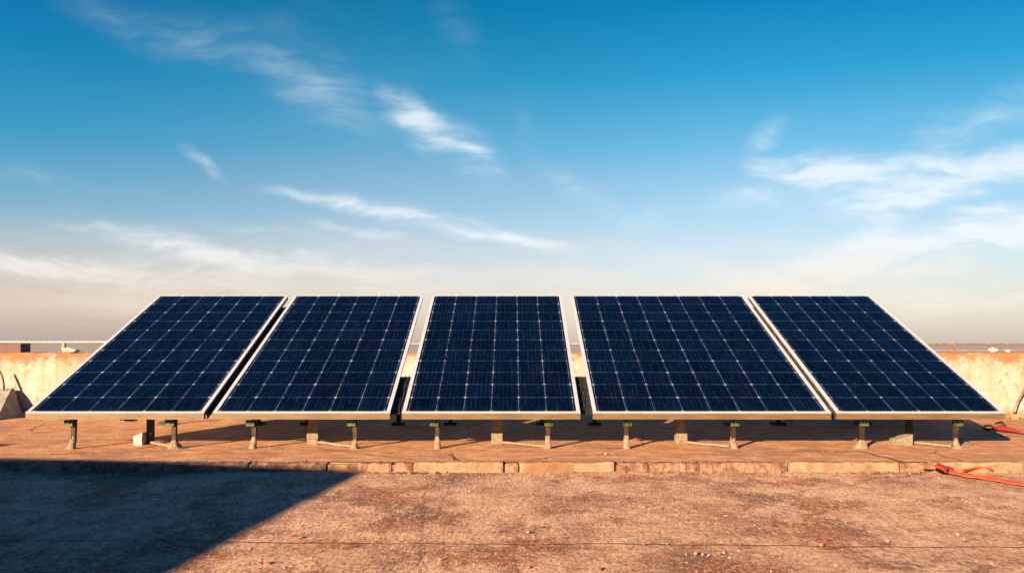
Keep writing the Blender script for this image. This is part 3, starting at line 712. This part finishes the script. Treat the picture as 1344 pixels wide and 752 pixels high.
for i, (px, py, s_, lab) in enumerate(((387,707,.018,'dry orange leaf beside the edge of the big shadow'), (343,741,.014,'dry orange leaf nearest the bottom edge by the big shadow'), (460,718,.011,'small dry leaf on the sunlit roof right of the big shadow'))):
    p_ = G(px, py, LOW); bm = bmesh.new(); rows = []
    for a in range(7):
        f_ = a/6; w_ = math.sin(math.pi*min(.98, f_*.93+.04))*s_*.5
        rows.append([bm.verts.new((f_*s_*2-s_, w_*b_, .004+abs(b_)*w_*.5+.25*s_*math.sin(f_*3)+dz)) for b_ in (-1,-.5,0,.5,1) for dz in (0,)])
    for r0, r1 in zip(rows, rows[1:]):
        for j in range(4): bm.faces.new((r0[j], r1[j], r1[j+1], r0[j+1]))
    bmesh.ops.solidify(bm, geom=bm.faces[:], thickness=.0008)
    o = link('dry_leaf', bm, M['leaf'], smooth=True); o.location = (p_.x, p_.y, LOW); o.rotation_euler = (0, 0, .6+i*1.7); tag(o, lab, 'leaf', 'dry leaves on the roof')

# fine grit nobody could count
bm = bmesh.new(); rs = random.Random(11)
for i in range(1500):
    y = 1.7 + (KY-1.7)*rs.random()**.8; x = rs.uniform(-.85, .85)*y*.95
    if rs.random() < .22: y = KY - abs(rs.gauss(0, .05)) - .01
    s_ = rs.choice((.0012,.0018,.0024,.0034)) * rs.uniform(.7, 1.4)
    z = zlow(x, y)+s_*.3; ax = rs.random()*6.28
    vs = bmesh.ops.create_icosphere(bm, subdivisions=1, radius=1)['verts']
    for v in vs: v.co = Matrix.Rotation(ax, 3, 'Z') @ Vector((v.co.x*s_*1.3*(1+.3*mnoise.noise(v.co*2+Vector((i,0,0)))), v.co.y*s_, v.co.z*s_*.7)) + Vector((x,y,z))
for i in range(260):
    y = rs.uniform(KY+.1, 4.6); x = rs.uniform(-.75,.75)*y; s_ = rs.uniform(.0015,.004)
    vs = bmesh.ops.create_icosphere(bm, subdivisions=1, radius=1)['verts']
    for v in vs: v.co = Vector((v.co.x*s_*1.3+x, v.co.y*s_+y, v.co.z*s_*.7+.0005))
tag(link('gravel', bm, simple('grit', (.20,.12,.085), (.42,.29,.20), 22, .9)), 'fine grit and crumbs scattered over the roof', 'grit', kind='stuff')

# crumbs broken off the kerb, gathered at its foot
bm = bmesh.new()
for i in range(150):
    x = rs.choice((rs.uniform(-3,3), rs.gauss(.85,.12), rs.gauss(-.52,.10), rs.gauss(1.9,.15))); y = KY-.012-abs(rs.gauss(0,.035)); s_ = rs.uniform(.003,.008)
    vs = bmesh.ops.create_icosphere(bm, subdivisions=1, radius=1)['verts']; ax = rs.random()*6.28
    for v in vs: v.co = Matrix.Rotation(ax, 3, 'Z') @ Vector((v.co.x*s_*1.4*(1+.5*mnoise.noise(v.co*2+Vector((i,0,0)))), v.co.y*s_, v.co.z*s_*.6)) + Vector((x,y,LOW+s_*.2))
tag(link('gravel', bm, M['kerbworn']), 'broken crumbs of concrete along the foot of the kerb', 'rubble crumbs', kind='stuff')

# orange strap lying over the kerb at the right
def curve_pts(pl, n=6):
    out = []; P_ = [pl[0]]+list(pl)+[pl[-1]]
    for i in range(1, len(P_)-2):
        for k in range(n):
            t_ = k/n; p0, p1, p2, p3 = P_[i-1:i+3]
            out.append(.5*((2*p1)+(p2-p0)*t_+(2*p0-5*p1+4*p2-p3)*t_**2+(-p0+3*p1-3*p2+p3)*t_**3))
    out.append(Vector(pl[-1])); return out
def ribbon(bm, pts, wd, th):
    rows = []
    for i, p in enumerate(pts):
        t_ = (pts[min(i+1,len(pts)-1)]-pts[max(i-1,0)]); t_.z = 0; t_.normalize(); n_ = Vector((-t_.y, t_.x, 0))
        tw = .35*math.sin(i*.55)
        a = n_*wd*math.cos(tw)+Vector((0,0,wd*abs(math.sin(tw)))); u_ = Vector((0,0,th))
        rows.append([bm.verts.new(q) for q in (p-a*.5, p+a*.5, p+a*.5+u_, p-a*.5+u_)])
    for r0, r1 in zip(rows, rows[1:]):
        for j in range(4): bm.faces.new((r0[j], r1[j], r1[(j+1)%4], r0[(j+1)%4]))
    bm.faces.new(rows[0][::-1]); bm.faces.new(rows[-1])
st = empty('ratchet_strap', G(1240, 622, LOW)); tag(st, 'bright orange strap lying across the kerb at the right edge', 'strap')
o0 = st.location.copy()
def gp(px, py, z=LOW, dz=.006): v = G(px, py, z); v.z += dz; return v - o0
bm = bmesh.new()
ribbon(bm, curve_pts([gp(1206,615.5,LOW,.022), gp(1222,616.5,LOW,.02), gp(1240,621,LOW,.012), gp(1262,625.5,LOW,.008), gp(1290,629,LOW,.006), gp(1320,634,LOW,.006), gp(1352,639,LOW,.006), gp(1420,646,LOW,.006)]), .021, .007)
link('webbing', bm, M['orange'], st)
bm = bmesh.new(); ribbon(bm, curve_pts([gp(1208,612,0,.006), gp(1224,612.5,0,.008), gp(1238,616,0,.002), gp(1245,620.5,LOW,.022)]), .010, .004)
ribbon(bm, curve_pts([gp(1262,621,LOW,.012), gp(1278,619,LOW,.016), gp(1292,618.5,LOW,.020), gp(1303,620,LOW,.012)]), .010, .004)
link('loose_end', bm, M['orange'], st)
bm = bmesh.new(); p_ = gp(1240, 621, LOW, .026)
box(bm, p_.x-.032, p_.x+.032, p_.y-.022, p_.y+.022, p_.z-.010, p_.z+.006); tube(bm, [p_+Vector((-.02,-.02,.014)), p_+Vector((-.02,.025,.014))], .008, 8); box(bm, p_.x-.03, p_.x+.004, p_.y-.016, p_.y+.016, p_.z+.0065, p_.z+.013)
link('buckle', bm, M['red'], st, bevel=.003)

# dull red hand tool in the shade at the right
tl = empty('bolt_cutter', G(1318, 570)); tag(tl, 'dull red long handled tool lying in the shade at the right edge', 'tool'); o0 = tl.location.copy()
def tp(px, py, dz): v = G(px, py); v.z += dz; return v - o0
bm = bmesh.new(); tube(bm, [tp(1304,566,.02), tp(1313,567,.03), tp(1322,568,.026), tp(1335,569.5,.02), tp(1356,572,.018)], [.016,.030,.024,.014,.013], 10, .7)
link('handle', bm, M['red'], tl, smooth=True)
bm = bmesh.new(); ring = [tp(1297+6.5*math.cos(a_*math.pi/8), 565+2.6*math.sin(a_*math.pi/8), .022) for a_ in range(17)]
tube(bm, ring, .008, 8, caps=False); link('jaw_ring', bm, M['steel'], tl, smooth=True)
bm = bmesh.new(); tube(bm, [tp(1306,561.5,.03), tp(1314,562,.045), tp(1320,565,.03)], [.006,.009,.007], 8); link('lever', bm, M['steel'], tl, smooth=True)

# stair house behind the camera to the left: its shadow falls over the near roof
Hh = 1.8
kf = (Hh-LOW)/math.tan(el)
off = Vector((math.sin(az), math.cos(az)))*kf
C = Vector((gx_at(480, D_ground(617, LOW)), D_ground(617, LOW))) - off
A = (Vector((-2.65, 3.735)) - Vector((-.746, 3.50))).normalized()*6.5
B = (Vector((-.964, 1.937)) - Vector((-.746, 3.50))).normalized()*5.0
sh = empty('stair_house', (C.x-2, C.y-2, LOW)); tag(sh, 'plastered stair house on the roof whose corner throws the big shadow in the foreground', 'building')
oo = Vector((C.x-2, C.y-2))
q = [C-oo, C+A-oo, C+A+B-oo, C+B-oo]
bm = bmesh.new(); prism(bm, [(p.x, p.y, 0) for p in q], [(p.x, p.y, Hh-LOW) for p in q]); link('wall', bm, M['wall'], sh)
bm = bmesh.new()
dn = A.normalized(); mid_ = C + A*.45 - oo; nn = Vector((-dn.y, dn.x));
if nn.y < 0: nn = -nn
pts = [mid_ - dn*.45, mid_ + dn*.45]
prism(bm, [(*(pts[0]+nn*.01),0),(*(pts[1]+nn*.01),0),(*(pts[1]+nn*.05),0),(*(pts[0]+nn*.05),0)], [(*(pts[0]+nn*.01),2.0),(*(pts[1]+nn*.01),2.0),(*(pts[1]+nn*.05),2.0),(*(pts[0]+nn*.05),2.0)])
link('door', bm, M['maroon'], sh)
